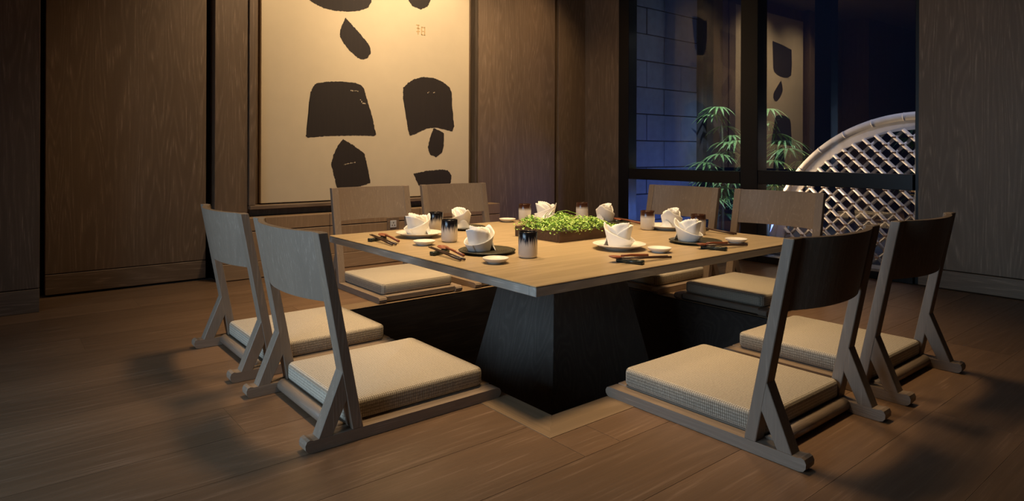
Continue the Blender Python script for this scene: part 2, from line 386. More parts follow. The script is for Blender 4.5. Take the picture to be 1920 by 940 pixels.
# ledge and low wainscot under the painting
bx('ledge', M['panel_X'], wb, -0.773, 0.965, 1.845, 2.0, 0.402, 0.423, 0.002)
wpanel(-0.773, 0.965, 1.895, 0.36, 0.402, 'frame', name='recess_shade_strip')  # darker wood stands in for the shade in the recess under the ledge
for x0, x1 in ((-0.965, -0.30), (-0.297, 0.37), (0.373, 1.092)):
    wpanel(x0, x1, 1.775, 0.282, 0.358, 'wain'); wpanel(x0, x1, 1.775, 0.10, 0.276, 'wain'); wpanel(x0, x1, 1.771, 0.004, 0.098, 'wain_lit_X', name='plinth')
wpanel(-0.965, 1.092, 1.79, 0.0, 0.357, 'gap', name='backing')

# window wall (runs along Y)
ww = struct(bx('wall_right', M['gap'], None, XW + 0.06, XW + 0.16, YN, -0.725, 0, ZC), 'oak panelled wall with the floor to ceiling window')
def xpanel(y0, y1, z0, z1, mt='panel_Z', face=XW, name='panel'):
    return bx(name, M[mt], ww, face, XW + 0.10, y0, y1, z0, z1, 0.002)
xpanel(1.512, 1.995, 0, ZC)
for y0, y1 in ((-1.70, -0.715), (-2.70, -1.703), (YN, -2.703)):
    xpanel(y0, y1, 0.108, ZC); xpanel(y0, y1, 0.004, 0.104, 'panel_Y', XW - 0.003, 'plinth')
# black metal window
wn = struct(thing('window_1', 'tall black metal framed window with a low cross rail', 'window', (0, 0, 0)), 'tall black metal framed window with a low cross rail', 'window')
for nm, a in (('jamb', (XW - 0.005, XW + 0.10, 1.40, 1.51, 0, ZC)), ('jamb', (XW + 0.02, XW + 0.10, -0.713, -0.69, 0, ZC)),
              ('mullion', (XW - 0.005, XW + 0.12, 0.262, 0.392, 0, ZC)), ('rail', (XW - 0.004, XW + 0.10, 0.394, 1.398, 0.535, 0.622)),
              ('rail', (XW - 0.004, XW + 0.10, -0.689, 0.260, 0.540, 0.632)), ('sill', (XW + 0.0, XW + 0.10, -0.689, 1.398, 0.0, 0.045)),
              ('head', (XW + 0.0, XW + 0.10, -0.689, 1.398, ZC - 0.06, ZC))):
    bx(nm, M['metal'], wn, *a, 0.003)
for y0, y1 in ((0.394, 1.398), (-0.689, 0.260)):
    for z0, z1 in ((0.047, 0.533), (0.634, ZC - 0.062)):
        bx('pane', M['glass_in'], wn, XW + 0.046, XW + 0.052, y0, y1, z0, z1)
# unseen walls behind the camera, one with the window the dusk light enters by
wl = bmesh.new(); box(wl, XL - 0.1, XL, YN, -1.5, 0, ZC); box(wl, XL - 0.1, XL, 0.5, 2.1, 0, ZC); box(wl, XL - 0.1, XL, -1.5, 0.5, 0, 0.25); box(wl, XL - 0.1, XL, -1.5, 0.5, 1.5, ZC)
struct(obj('wall_left', wl, M['plaster']), 'dark wall with a wide window behind the camera')
struct(bx('wall_front', M['plaster'], None, XL, XW + 0.1, YN - 0.1, YN, 0, ZC), 'dark wall behind the camera')

# ------------------------------------------------------------------ garden beyond the glass
XG = 2.77
wo = struct(thing('window_2', 'outer coated glazing of the window bay', 'window'), 'outer coated glazing of the window bay', 'window')
bx('pane', M['glass_out'], wo, XG, XG + 0.008, -1.4, 1.497, -0.04, ZC + 0.4)
struct(bx('floor_garden', M['garden'], None, XW + 0.1, 7.0, -5.0, 5.0, -0.12, -0.05), 'dark gravel ground outside the window', 'ground')
struct(bx('wall_sky_screen', M['night'], None, 6.2, 6.4, -5.0, 5.0, -0.1, 4.5), 'dark garden wall added far outside to hide the sky')  # dark backdrop added so the bright sky stays out of view
struct(bx('wall_sky_screen_side', M['night'], None, XW + 0.1, 6.4, -2.2, -2.0, -0.1, 4.5), 'dark side wall added to hide the sky beside the garden')  # side backdrop, also added to keep the sky hidden
sw = struct(bx('wall_stone', M['mortar'], None, XW + 0.1, 3.27, 1.512, 1.9, -0.1, 3.2), 'coursed stone garden wall washed in blue light')
for i in range(13):
    z0 = -0.075 + 0.2335 * i; cuts = [2.27, 2.77, 3.27] if i % 2 else [2.27, 2.52, 3.02, 3.27]
    for x0, x1 in zip(cuts, cuts[1:]):
        d = random.uniform(0, 0.006)
        bx('stone_block', M['stone'], sw, x0 + 0.003, x1 - 0.003, 1.5 + d, 1.52, z0 + 0.004, z0 + 0.2295, 0.003)
struct(bx('wall_pillar', M['night'], None, 3.275, 3.60, 1.44, 1.9, -0.1, 3.2), 'dark pillar at the end of the stone garden wall')

# semicircular bamboo trellis
TXX, TYC, TZC, TR = 3.02, -0.45, -0.05, 1.066
tr = thing('bamboo_trellis', 'round arched bamboo trellis with diagonal lattice outside the window', 'trellis', (TXX, TYC, TZC))
bm = bmesh.new(); tube(bm, [(0, TR*math.cos(a), TR*math.sin(a)) for a in [PI*i/64 for i in range(65)]], 0.030, 14); arch = obj('arch_pole', bm, M['bamboo'], tr, smooth=True)
for i in range(0, 64, 4):
    bm = bmesh.new()
    a = PI * (i + 2) / 64; d = Vector((0, -math.sin(a), math.cos(a))); c = Vector((0, TR*math.cos(a), TR*math.sin(a)))
    tube(bm, [c - d*0.005, c - d*0.0025, c + d*0.0025, c + d*0.005], [0.029, 0.032, 0.032, 0.029], 14, False)
    obj('cane_node', bm, M['bamboo'], arch, smooth=True)
bm = bmesh.new(); n = 64
for i in range(n):
    a0, a1 = PI*i/n, PI*(i+1)/n; r0, r1 = TR - 0.028, TR - 0.095
    q = [(r0, a0), (r0, a1), (r1, a1), (r1, a0)]
    f = [[bm.verts.new((x, r*math.cos(a), r*math.sin(a))) for r, a in q] for x in (-0.012, 0.012)]
    bm.faces.new(f[0]); bm.faces.new(f[1][::-1]); bm.faces.new((f[0][0], f[0][1], f[1][1], f[1][0])); bm.faces.new((f[0][3], f[0][2], f[1][2], f[1][3]))
bmesh.ops.remove_doubles(bm, verts=bm.verts, dist=1e-5)
obj('inner_band', bm, M['bamboo'], tr)
RI = TR - 0.088; P_H = 0.108
tie_pts = []
for fam in (1, -1):
    k = -24
    while k <= 24:
        c = k * P_H / math.sqrt(2)           # signed distance of the slat line from the arch centre
        k += 1
        if abs(c) >= RI - 0.02: continue
        nv = Vector((0, math.sin(PI/4), -fam * math.cos(PI/4))); dv = Vector((0, math.cos(PI/4), fam * math.sin(PI/4)))
        hl = math.sqrt(RI*RI - c*c); p0, p1 = nv*c - dv*hl, nv*c + dv*hl
        if p0.z < 0 and p1.z < 0: continue
        if p0.z < 0: p0 = p0 + (p1 - p0) * (-p0.z / (p1.z - p0.z))
        if p1.z < 0: p1 = p1 + (p0 - p1) * (-p1.z / (p0.z - p1.z))
        if (p1 - p0).length < 0.05: continue
        off = Vector((-0.012 if fam == 1 else 0.012, 0, 0))
        bm = bmesh.new(); tube(bm, [p0 + off, p1 + off], 0.0130, 8); obj('slat', bm, M['bamboo'], tr, smooth=True)
bm = bmesh.new()
for i in range(-24, 25):
    for j in range(-24, 25):
        yy = (i + j) * P_H / 2; zz = (j - i) * P_H / 2
        if yy*yy + zz*zz > (RI - 0.03)**2 or zz < 0.02: continue
        box(bm, -0.032, -0.02, yy - 0.012, yy + 0.012, zz - 0.006, zz + 0.006)
t = obj('twine_ties', bm, M['twine'], tr); t['kind'] = 'stuff'

# palms
def frond(bm, n, length, spread, droop, rnd):
    for i in range(n):
        a = (i / (n - 1) - 0.5) * spread; l = length * (1 - 0.25 * abs(i/(n-1) - 0.5)) * rnd.uniform(0.9, 1.1); prev = None
        for s in range(6):
            t_ = s / 5; wdt = 0.011 * math.sin(PI * min(1, 0.12 + t_ * 0.88)) + 0.001
            d = Vector((math.sin(a), math.cos(a), 0)); c = d * (l * t_) + Vector((0, 0, -droop * l * t_ * t_ * (0.7 + 0.5*abs(math.sin(a))) + 0.12 * l * t_))
            sd = Vector((d.y, -d.x, 0)) * wdt
            cur = (bm.verts.new(c - sd + Vector((0, 0, 0.004))), bm.verts.new(c), bm.verts.new(c + sd + Vector((0, 0, 0.004))))
            if prev: bm.faces.new((prev[0], prev[1], cur[1], cur[0])); bm.faces.new((prev[1], prev[2], cur[2], cur[1]))
            prev = cur
def palm(name, loc, label, stems, seed, fr_len=0.19):
    rnd = random.Random(seed); t = thing(name, label, 'palm', loc, 0, 'palms outside the window')
    for (sx, sy, h) in stems:
        bm = bmesh.new(); tube(bm, [(sx, sy, 0), (sx + 0.01, sy, h*0.5), (sx, sy + 0.01, h)], [0.014, 0.012, 0.008], 8); obj('stem', bm, M['stem'], t, smooth=True)
        for k in range(9):
            az = 2*PI*k/9*1.62 + rnd.uniform(-.3, .3); zz = h * (0.42 + 0.58 * k / 8); pl = rnd.uniform(0.08, 0.17); el = 0.2 + 0.75 * k / 8
            base = Vector((sx, sy, zz)); tip = base + Vector((math.cos(az)*math.cos(el), math.sin(az)*math.cos(el), math.sin(el))) * pl
            bm = bmesh.new(); tube(bm, [base, (base + tip)/2 + Vector((0, 0, 0.01)), tip], 0.003, 5)
            b2 = bmesh.new(); frond(b2, 11, fr_len * rnd.uniform(0.85, 1.1), 3.9, 0.55, rnd)
            b2.transform(Matrix.Translation(tip) @ Matrix.Rotation(az - PI/2, 4, 'Z'))
            me = bpy.data.meshes.new('tmp'); b2.to_mesh(me); b2.free(); bm.from_mesh(me); bpy.data.meshes.remove(me)
            obj('frond', bm, M['palm'], t)
    return t
palm('fan_palm', (3.32, 1.0, -0.05), 'lit clump of fan leaved palm showing on both sides of the window mullion', ((0, 0.26, 1.16), (0.08, 0.18, 0.80), (-0.04, 0.29, 0.5), (0, -0.26, 1.06), (0.08, -0.32, 0.84), (-0.04, -0.20, 0.55)), 3, 0.2)
palm('fan_palm', (4.6, 0.0, -0.05), 'dim fan leaved palm behind the bamboo trellis', ((0, 0.1, 0.95), (0.1, -0.2, 0.85)), 5)
for i, (x, y, s) in enumerate(((2.93, 0.62, 0.05), (2.92, 0.50, 0.06), (2.96, 0.36, 0.045), (2.91, 0.24, 0.055), (2.9, 0.12, 0.05))):
    bm = bmesh.new(); bmesh.ops.create_icosphere(bm, subdivisions=2, radius=s)
    for v in bm.verts: v.co = Vector((v.co.x, v.co.y * 1.25, v.co.z * 0.7)) * (1 + 0.08 * math.sin(v.co.x * 70 + i) * math.cos(v.co.y * 60))
    o = obj('garden_stone', bm, M['pebble'], None, (x, y, -0.05 + s * 0.66), True); tag(o, 'white rounded garden stone at the foot of the window glass', 'stone', 'white stones outside the window')

# ------------------------------------------------------------------ painting
pt = thing('ink_painting', 'tall cream canvas with bold black brush shapes on the oak wall', 'painting', (0, 1.93, 0))
bx('canvas', M['canvas'], pt, -0.683, 0.905, 0.0, 0.03, 0.430, 2.45, 0.002)
SH = [
    [(-0.379,2.059),(-0.388,1.888),(-0.374,1.736),(-0.342,1.718),(-0.277,1.696),(-0.193,1.692),(-0.107,1.696),(-0.020,1.716),(0.043,1.746),(0.066,1.786),(0.073,1.935),(0.087,2.119),(-0.161,2.095)],
    [(-0.125,1.653),(-0.090,1.626),(-0.037,1.576),(0.026,1.518),(0.062,1.473),(0.062,1.431),(0.044,1.402),(0.008,1.385),(-0.036,1.393),(-0.089,1.433),(-0.133,1.476),(-0.162,1.521),(-0.162,1.561),(-0.145,1.611)],
    [(-0.324,1.199),(-0.258,1.214),(-0.157,1.223),(-0.053,1.221),(-0.009,1.208),(0.014,1.182),(0.045,1.093),(0.082,0.980),(0.105,0.873),(0.092,0.863),(-0.069,0.864),(-0.273,0.854),(-0.384,0.843),(-0.396,0.855),(-0.384,0.963),(-0.375,1.072),(-0.364,1.142),(-0.348,1.178)],
    [(-0.139,0.836),(-0.069,0.800),(0.020,0.740),(0.038,0.666),(0.056,0.584),(0.067,0.538),(-0.015,0.515),(-0.103,0.505),(-0.180,0.508),(-0.197,0.573),(-0.223,0.669),(-0.206,0.732),(-0.173,0.796)],
    [(0.337,2.168),(0.338,1.980),(0.364,1.847),(0.394,1.809),(0.464,1.793),(0.525,1.823),(0.552,1.876),(0.576,2.021),(0.597,2.201),(0.472,2.203)],
    [(0.321,1.210),(0.356,1.246),(0.416,1.282),(0.497,1.303),(0.579,1.302),(0.664,1.277),(0.718,1.245),(0.740,1.210),(0.747,1.093),(0.765,0.949),(0.748,0.909),(0.687,0.920),(0.602,0.936),(0.519,0.925),(0.437,0.888),(0.378,0.870),(0.362,0.921),(0.341,1.040),(0.321,1.141)],
    [(0.581,0.930),(0.634,0.914),(0.672,0.893),(0.670,0.804),(0.656,0.750),(0.603,0.714),(0.551,0.732),(0.532,0.785),(0.550,0.855)],
    [(0.411,0.594),(0.520,0.613),(0.646,0.622),(0.710,0.615),(0.743,0.579),(0.736,0.525),(0.711,0.481),(0.604,0.458),(0.500,0.470),(0.449,0.515)]]
rnd = random.Random(11)
for s in SH:
    out = []
    for i in range(len(s)):
        a, b = Vector(s[i]), Vector(s[(i+1) % len(s)]); n = max(2, int((b - a).length / 0.007))
        for k in range(n): out.append(a.lerp(b, k / n))
    out = [(p.x + rnd.uniform(-.0025, .0025), p.y + rnd.uniform(-.0025, .0025)) for p in out]
    bm = bmesh.new(); prism(bm, out, 'Y', -0.0012, 0.001)
    bmesh.ops.triangulate(bm, faces=[f for f in bm.faces if len(f.verts) > 4])
    obj('brush_stroke', bm, M['ink'], pt)
bm = bmesh.new()
for (x, z, n, dx, dz) in ((-0.085, 1.163, 6, 0.010, 0.0), (-0.015, 1.105, 3, 0.009, -0.012), (0.002, 1.083, 4, 0.006, 0.0), (0.526, 1.186, 2, 0.009, 0.004), (0.576, 1.190, 2, 0.008, 0.003), (-0.135, 0.662, 9, 0.010, 0.002)):
    for k in range(n): box(bm, x + dx*k, x + dx*k + 0.006, -0.0018, -0.0008, z + dz*k + rnd.uniform(-.003, .003), z + dz*k + rnd.uniform(0.003, 0.008))
obj('dry_brush_mark', bm, M['canvas'], pt)
# small seal of vertical and horizontal strokes
bm = bmesh.new(); sx, sz = 0.472, 1.638
for a in ((-.030,-.024,-.03,.04), (-.04,-.012,.012,.018), (-.045,-.015,.036,.041), (-.042,-.03,-.012,-.006), (-.022,-.012,-.01,-.004), (.0,.006,-.03,.03), (.026,.032,-.03,.03), (.0,.032,.025,.03), (.0,.032,-.03,-.025), (.008,.024,-.004,.001)):
    box(bm, sx + a[0], sx + a[1], -0.0012, 0.001, sz + a[2], sz + a[3])
obj('seal_mark', bm, M['seal'], pt)
# wall socket on the wainscot
sk = thing('wall_socket', 'small white wall socket low on the oak wainscot behind the chair', 'socket', (0.155, 1.775, 0.262))
bx('plate', M['panel_Y'], sk, -0.045, 0.045, -0.006, 0.0, -0.045, 0.045, 0.002)
bx('insert', M['socket'], sk, -0.024, 0.024, -0.010, -0.006, -0.024, 0.024, 0.002)
for dx, dz in ((0, 0.010), (-0.009, -0.008), (0.009, -0.008)): bx('hole', M['socket_hole'], sk, dx - 0.003, dx + 0.003, -0.0115, -0.010, dz - 0.003, dz + 0.003)

# ------------------------------------------------------------------ table
TZ, TT = 0.369, 0.031
tcx, tcy, thx, thy = 0.016, -0.0155, 0.799, 0.705
tb = thing('dining_table', 'large square low oak dining table on a tapered dark pedestal', 'table', (tcx, tcy, 0))
bx('tabletop', M['table'], tb, -thx, thx, -thy, thy, TZ - 0.004, TZ, 0.0015)
for nm, m, a in (('edge_band', 'table_edge', (-thx, thx, -thy, -thy + 0.03)), ('edge_band', 'table_edge', (-thx, thx, thy - 0.03, thy)),
                 ('edge_band', 'table_edge_y', (-thx, -thx + 0.03, -thy + 0.0301, thy - 0.0301)), ('edge_band', 'table_edge_y', (thx - 0.03, thx, -thy + 0.0301, thy - 0.0301))):
    bx(nm, M[m], tb, *a, TZ - TT, TZ - 0.0042, 0.0015)
bx('underside', M['pedestal'], tb, -thx + 0.031, thx - 0.031, -thy + 0.031, thy - 0.031, TZ - TT + 0.003, TZ - 0.0045)
bm = bmesh.new()
def ped(z): return (0.262 - 0.2*z, 0.212 - 0.2*z)
lo, hi = ped(-0.419), ped(TZ - TT)
v0 = [bm.verts.new((sx*lo[0], sy*lo[1], -0.419)) for sx, sy in ((-1,-1),(1,-1),(1,1),(-1,1))]
v1 = [bm.verts.new((sx*hi[0], sy*hi[1], TZ - TT + 0.002)) for sx, sy in ((-1,-1),(1,-1),(1,1),(-1,1))]
bm.faces.new(v0[::-1]); bm.faces.new(v1)
for i in range(4): bm.faces.new((v0[i], v0[(i+1)%4], v1[(i+1)%4], v1[i]))
bmesh.ops.bevel(bm, geom=list(bm.edges), offset=0.002, segments=1, affect='EDGES')
obj('pedestal', bm, M['pedestal'], tb)

# ------------------------------------------------------------------ floor chairs
HW, RW, RH, ZT = 0.25, 0.042, 0.030, 0.547
def up_f(z): t_ = (z - 0.028) / (0.545 - 0.028); return -0.225 + t_ * (-0.326 + 0.225)
def up_r(z): t_ = (z - 0.028) / (0.545 - 0.028); return -0.256 + t_ * (-0.353 + 0.256)
def make_chair(label):
    t = thing('floor_chair', label, 'chair', (0, 0, 0), 0, 'legless floor chairs round the table')
    for s in (-1, 1):
        x0, x1 = sorted((s * HW, s * (HW - RW)))
        prof = [(-0.366, 0.0), (-0.376, 0.003), (-0.382, 0.011), (-0.383, 0.022), (-0.379, 0.031), (-0.371, 0.034), (-0.362, 0.031), (0.222, RH), (0.232, 0.027), (0.237, 0.018), (0.236, 0.009), (0.229, 0.002), (0.221, 0.0)]
        bm = bmesh.new(); prism(bm, prof, 'X', x0, x1); obj('runner', bm, M['chair_Y'], t)
        bm = bmesh.new(); prism(bm, [(up_r(RH), RH), (up_f(RH), RH), (up_f(ZT), ZT), (up_r(ZT), ZT)], 'X', x0 + (0.001 if s > 0 else 0.0), x1 - (0.0 if s > 0 else 0.001))
        bmesh.ops.bevel(bm, geom=list(bm.edges), offset=0.0018, segments=1, affect='EDGES'); obj('upright', bm, M['chair_Z'], t)
        bm = bmesh.new(); prism(bm, [(-0.349, RH), (-0.311, RH), (up_r(0.118) + 0.004, 0.118), (up_r(0.192) + 0.004, 0.192)], 'X', x0 + 0.001, x1 - 0.001)
        bmesh.ops.bevel(bm, geom=list(bm.edges), offset=0.0015, segments=1, affect='EDGES'); obj('brace', bm, M['chair_Z'], t)
    # curved back panel
    bm = bmesh.new(); n = 20; zb = 0.362; U = HW - RW + 0.002
    cols = []
    for i in range(n + 1):
        u = -U + 2*U*i/n; bul = 0.046 * (1 - abs(u / U) ** 2.2)
        cols.append([bm.verts.new((u, up_f(z) - 0.003 - bul - dv, z)) for z, dv in ((zb, 0.0), (ZT - 0.001, 0.0), (ZT - 0.001, 0.017), (zb, 0.017))])
    for a, b in zip(cols, cols[1:]):
        for k in range(4): bm.faces.new((a[k], a[(k+1) % 4], b[(k+1) % 4], b[k]))
    bm.faces.new(cols[0]); bm.faces.new(cols[-1][::-1])
    bm.edges.ensure_lookup_table()
    o = obj('back_panel', bm, M['chair_Z'], t)
    bx('seat_board', M['chair_X'], t, -(HW - RW) + 0.001, HW - RW - 0.001, -0.262, 0.226, 0.006, 0.033, 0.003)
    bm = bmesh.new(); tube(bm, [(-(HW - RW) + 0.001, -0.272, 0.021), (HW - RW - 0.001, -0.272, 0.021)], 0.019, 12); obj('rear_rail', bm, M['chair_X'], t, smooth=True)
    # cushion: rounded slab with a slight crown
    bm = bmesh.new(); nx = ny = 14; ax, ay, y0 = 0.213, 0.230, -0.030
    def rr(a, b, i, j):
        return 0
    box(bm, -ax, ax, y0 - ay, y0 + ay, 0.0335, 0.088)
    ve = [e for e in bm.edges if abs(e.verts[0].co.z - e.verts[1].co.z) > 0.01]
    bmesh.ops.bevel(bm, geom=ve, offset=0.022, segments=4, affect='EDGES', profile=0.5)
    he = [e for e in bm.edges if abs(e.verts[0].co.z - e.verts[1].co.z) < 1e-5 and len(e.link_faces) == 2]
    bmesh.ops.bevel(bm, geom=he, offset=0.013, segments=3, affect='EDGES', profile=0.5)
    c = obj('cushion', bm, M['fabric'], t, smooth=True)
    return t
chair_spots = [
    ((-0.2605, -0.9782), 0, 'floor chair nearest the camera on the right, standing alone in front'),
    ((0.3817, -0.9787), 0, 'floor chair farthest right, between the nearest right chair and the wood wall'),
    ((-1.0099, -0.3014), -PI/2, 'floor chair nearest the camera on the left, close to the foot well corner'),
    ((-1.0103, 0.3210), -PI/2, 'floor chair farthest left, behind the nearest left chair'),
    ((1.0010, 0.2873), PI/2, 'floor chair with its back to the window, left of the window mullion'),
    ((1.0075, -0.3113), PI/2, 'floor chair with its back to the bamboo trellis, right of the window mullion'),
    ((-0.2471, 0.9796), PI, 'floor chair under the left half of the ink painting, facing the camera'),
    ((0.3469, 0.9861), PI, 'floor chair under the right half of the ink painting, facing the camera')]
ch0 = make_chair('x')
for i, ((x, y), rz, lb) in enumerate(chair_spots):
    lb = 'grey oak ' + lb
    if i == 0: ch0.location = (x, y, 0.0012); ch0.rotation_euler = (0, 0, rz); ch0['label'] = lb
    else: copy_tree(ch0, (x, y, 0.0012), rz, lb)

# ------------------------------------------------------------------ table ware
def plate_white_mesh():
    bm = bmesh.new(); lathe(bm, [(0, 0.006), (0.045, 0.006), (0.05, 0.0), (0.055, 0.0), (0.058, 0.004), (0.085, 0.012), (0.104, 0.020), (0.106, 0.0215), (0.104, 0.0225), (0.085, 0.0165), (0.06, 0.0105), (0, 0.0095)], 40)
    return bm
def plate_dark_mesh():
    bm = bmesh.new(); lathe(bm, [(0, 0.0), (0.07, 0.0), (0.095, 0.003), (0.108, 0.009), (0.110, 0.0105), (0.108, 0.012), (0.09, 0.0085), (0, 0.0075)], 40)
    return bm
def cup_mesh():
    bm = bmesh.new(); lathe(bm, [(0, 0.002), (0.027, 0.0), (0.033, 0.004), (0.035, 0.012), (0.0352, 0.06), (0.0345, 0.094), (0.0335, 0.0955), (0.0318, 0.094), (0.0315, 0.05), (0.029, 0.012), (0, 0.010)], 32)
    return bm
def dish_mesh():
    bm = bmesh.new(); lathe(bm, [(0, 0.004), (0.024, 0.004), (0.026, 0.0), (0.029, 0.0), (0.030, 0.004), (0.040, 0.009), (0.0455, 0.0165), (0.0465, 0.018), (0.0445, 0.0185), (0.038, 0.0125), (0.028, 0.009), (0, 0.008)], 32)
    return bm
def napkin_mesh(seed):
    """folded standing napkin; local -X is the low side, towards the guest"""
    rnd = random.Random(seed); bm = bmesh.new()
    def sheet(nth, th0, th1, prof, hfun, nz=7):
        rows = []
        for i in range(nth + 1):
            th = th0 + (th1 - th0) * i / nth; h = hfun(th); col_ = []
            for k in range(nz + 1):
                t_ = k / nz; r = prof(th, t_); lean = 0.012 * t_
                col_.append(bm.verts.new((r * math.cos(th) * 1.05 + lean * math.cos(th), r * math.sin(th), h * t_)))
            rows.append(col_)
        for a, b in zip(rows, rows[1:]):
            for k in range(nz): bm.faces.new((a[k], b[k], b[k+1], a[k+1]))
    ph = rnd.uniform(-.25, .25)
    # outer wrap with slanting rim (high towards +X, ending in a point)
    sheet(56, -PI + 0.2, PI + 0.5, lambda th, t_: 0.036 + 0.009 * t_ + 0.0015 * (th + PI) / 6, lambda th: 0.026 + 0.046 * max(0, 0.5 + 0.5*math.cos(th - ph)) ** 1.1 + 0.016 * max(0, math.cos(th - ph)) ** 18, 8)
    # broad inner leaves standing out of the wrap on the low side
    for q, (r0, r1, hh, c0, wd) in enumerate(((0.034, 0.038, 0.082, PI + 0.25 + ph, 1.75), (0.030, 0.028, 0.092, PI - 0.5 + ph, 2.3), (0.024, 0.018, 0.088, PI + 0.6 + ph, 2.4), (0.027, 0.034, 0.080, 0.5 + ph, 1.2))):
        sheet(30, c0 - wd, c0 + wd, lambda th, t_, r0=r0, r1=r1: r0 + (r1 - r0) * t_ * t_ + 0.0022 * math.sin(th * 6 + r0 * 500) * t_,
              lambda th, hh=hh, c0=c0, wd=wd: hh * (1 - 0.40 * abs((th - c0) / wd) ** 2.6) + 0.0012 * math.sin(th * 19), 8)
    # tucked tail at the foot
    sheet(12, -1.1 + ph, 0.3 + ph, lambda th, t_: 0.056 - 0.018 * t_, lambda th: 0.040 * max(0.12, math.cos((th - ph + 0.4) * 1.5)))
    bmesh.ops.recalc_face_normals(bm, faces=bm.faces)
    bmesh.ops.solidify(bm, geom=list(bm.faces), thickness=0.0014)
    return bm
def mesh_of(name, bm, m, smooth=True):
    bmesh.ops.recalc_face_normals(bm, faces=bm.faces); me = bpy.data.meshes.new(name); bm.to_mesh(me); bm.free()
    me.materials.append(m)
    if smooth:
        for p in me.polygons: p.use_smooth = True
    return me
ME = {'plate_w': mesh_of('plate', plate_white_mesh(), M['white']), 'plate_d': mesh_of('plate', plate_dark_mesh(), M['plate_dark']),
      'cup_b': mesh_of('cup', cup_mesh(), M['cup_black']), 'cup_n': mesh_of('cup', cup_mesh(), M['cup_brown']), 'dish': mesh_of('dish', dish_mesh(), M['white'])}
NAP = [mesh_of('napkin', napkin_mesh(20 + i), M['napkin']) for i in range(4)]
def put(name, me, x, y, z, rz, label, cat, group):
    o = bpy.data.objects.new(name, me); COL.objects.link(o); o.location = (x, y, z); o.rotation_euler = (0, 0, rz)
    return tag(o, label, cat, group)
# rest, chopsticks, spoon
bm = bmesh.new(); prism(bm, [(-0.05, 0), (0.05, 0), (0.05, 0.016), (0.03, 0.013), (-0.03, 0.013), (-0.05, 0.016)], 'X', -0.012, 0.012)
bmesh.ops.bevel(bm, geom=list(bm.edges), offset=0.002, segments=2, affect='EDGES'); ME['rest'] = mesh_of('cutlery_rest', bm, M['stone_rest'])
bm = bmesh.new(); tube(bm, [(0, 0, 0), (0, 0.12, 0), (0, 0.235, 0)], [0.0024, 0.0034, 0.0044], 8); ME['chop'] = mesh_of('chopstick', bm, M['lacquer'])
bm = bmesh.new(); rows = []
for i in range(13):
    t_ = i / 12; yy = 0.062 * t_; wd = 0.019 * math.sqrt(max(0.02, 1 - (2*t_ - 1) ** 2)); rows.append([bm.verts.new((wd * u, yy, -0.007 * (1 - u*u) * math.sin(PI * t_))) for u in (-1, -.6, -.2, .2, .6, 1)])
for a, b in zip(rows, rows[1:]):
    for k in range(5): bm.faces.new((a[k], a[k+1], b[k+1], b[k]))
bmesh.ops.recalc_face_normals(bm, faces=bm.faces); bmesh.ops.solidify(bm, geom=list(bm.faces), thickness=0.003)
tube(bm, [(0, 0.056, 0.001), (0, 0.10, 0.003), (0, 0.19, 0.002)], [0.004, 0.0045, 0.0058], 8); ME['spoon'] = mesh_of('spoon', bm, M['redwood'])

def cutlery(p0, p1, s0, s1, rest, rrz, where):
    put('cutlery_rest', ME['rest'], rest[0], rest[1], TZ, rrz, 'dark glazed cutlery rest ' + where, 'cutlery rest', 'cutlery rests')
    def lay(nm, me, a, b, z0, z1, label, grp, L):
        d = Vector((b[0] - a[0], b[1] - a[1], 0)).normalized()
        o = put(nm, me, a[0], a[1], TZ + z0, 0, label, nm.split('_')[-1], grp)
        o.rotation_euler = (math.atan2(z1 - z0, L), 0, math.atan2(-d.x, d.y))
    n = Vector((-(p1[1]-p0[1]), p1[0]-p0[0], 0)).normalized() * 0.0055
    for s in (-1, 1):
        lay('chopstick', ME['chop'], (p0[0] + s*n.x*0.8, p0[1] + s*n.y*0.8), (p1[0] + s*n.x*1.6, p1[1] + s*n.y*1.6), 0.0215, 0.006, 'dark slim chopstick ' + where, 'chopstick pair ' + where, 0.235)
    if s0: lay('wooden_spoon', ME['spoon'], s0, s1, 0.024, 0.0075, 'red brown wooden spoon ' + where, 'wooden spoons', 0.19)
W = ['at the left front place, nearest the camera', 'at the far left place, beside the table corner', 'at the right front place, nearest the camera',
     'at the far right place, beside the table corner', 'by the window, behind the far right place', 'by the window, beside the planter']
cutlery((-0.690, -0.015), (-0.706, -0.29), (-0.640, -0.005), (-0.668, -0.27), (-0.678, -0.065), PI/2 + 0.38, W[0])
cutlery((-0.695, 0.455), (-0.712, 0.20), (-0.645, 0.46), (-0.668, 0.19), (-0.690, 0.405), PI/2 + 0.38, W[1])
cutlery((-0.305, -0.628), (-0.07, -0.652), (-0.315, -0.585), (-0.08, -0.60), (-0.265, -0.632), 0.2, W[2])
cutlery((0.205, -0.628), (0.44, -0.652), (0.2, -0.588), (0.45, -0.60), (0.243, -0.632), 0.2, W[3])
cutlery((0.735, -0.20), (0.725, -0.43), None, None, (0.735, -0.245), PI/2, W[4])
cutlery((0.735, 0.29), (0.735, 0.05), (0.70, 0.29), (0.70, 0.08), (0.722, 0.245), PI/2, W[5])
def setting(kind, plate, nrz, nv, where, tall=1.0):
    me = ME['plate_' + kind]; z = TZ + (0.0095 if kind == 'w' else 0.0075)
    put('plate', me, plate[0], plate[1], TZ, 0, ('white round plate under the napkin ' if kind == 'w' else 'dark ridged plate under the napkin ') + where, 'plate', 'plates under the napkins')
    o = put('napkin', NAP[nv], plate[0] + plate[2], plate[1] + plate[3], z, nrz, 'white folded standing napkin ' + where, 'napkin', 'folded napkins'); o.scale = (1.1, 1.1, 1.06)
setting('d', (-0.512, -0.140, -0.025, 0.015), 0.15, 0, 'at the left front place beside the black glazed cup')
setting('w', (-0.478, 0.405, -0.005, 0.01), 0.15, 1, 'at the far left place near the table corner')
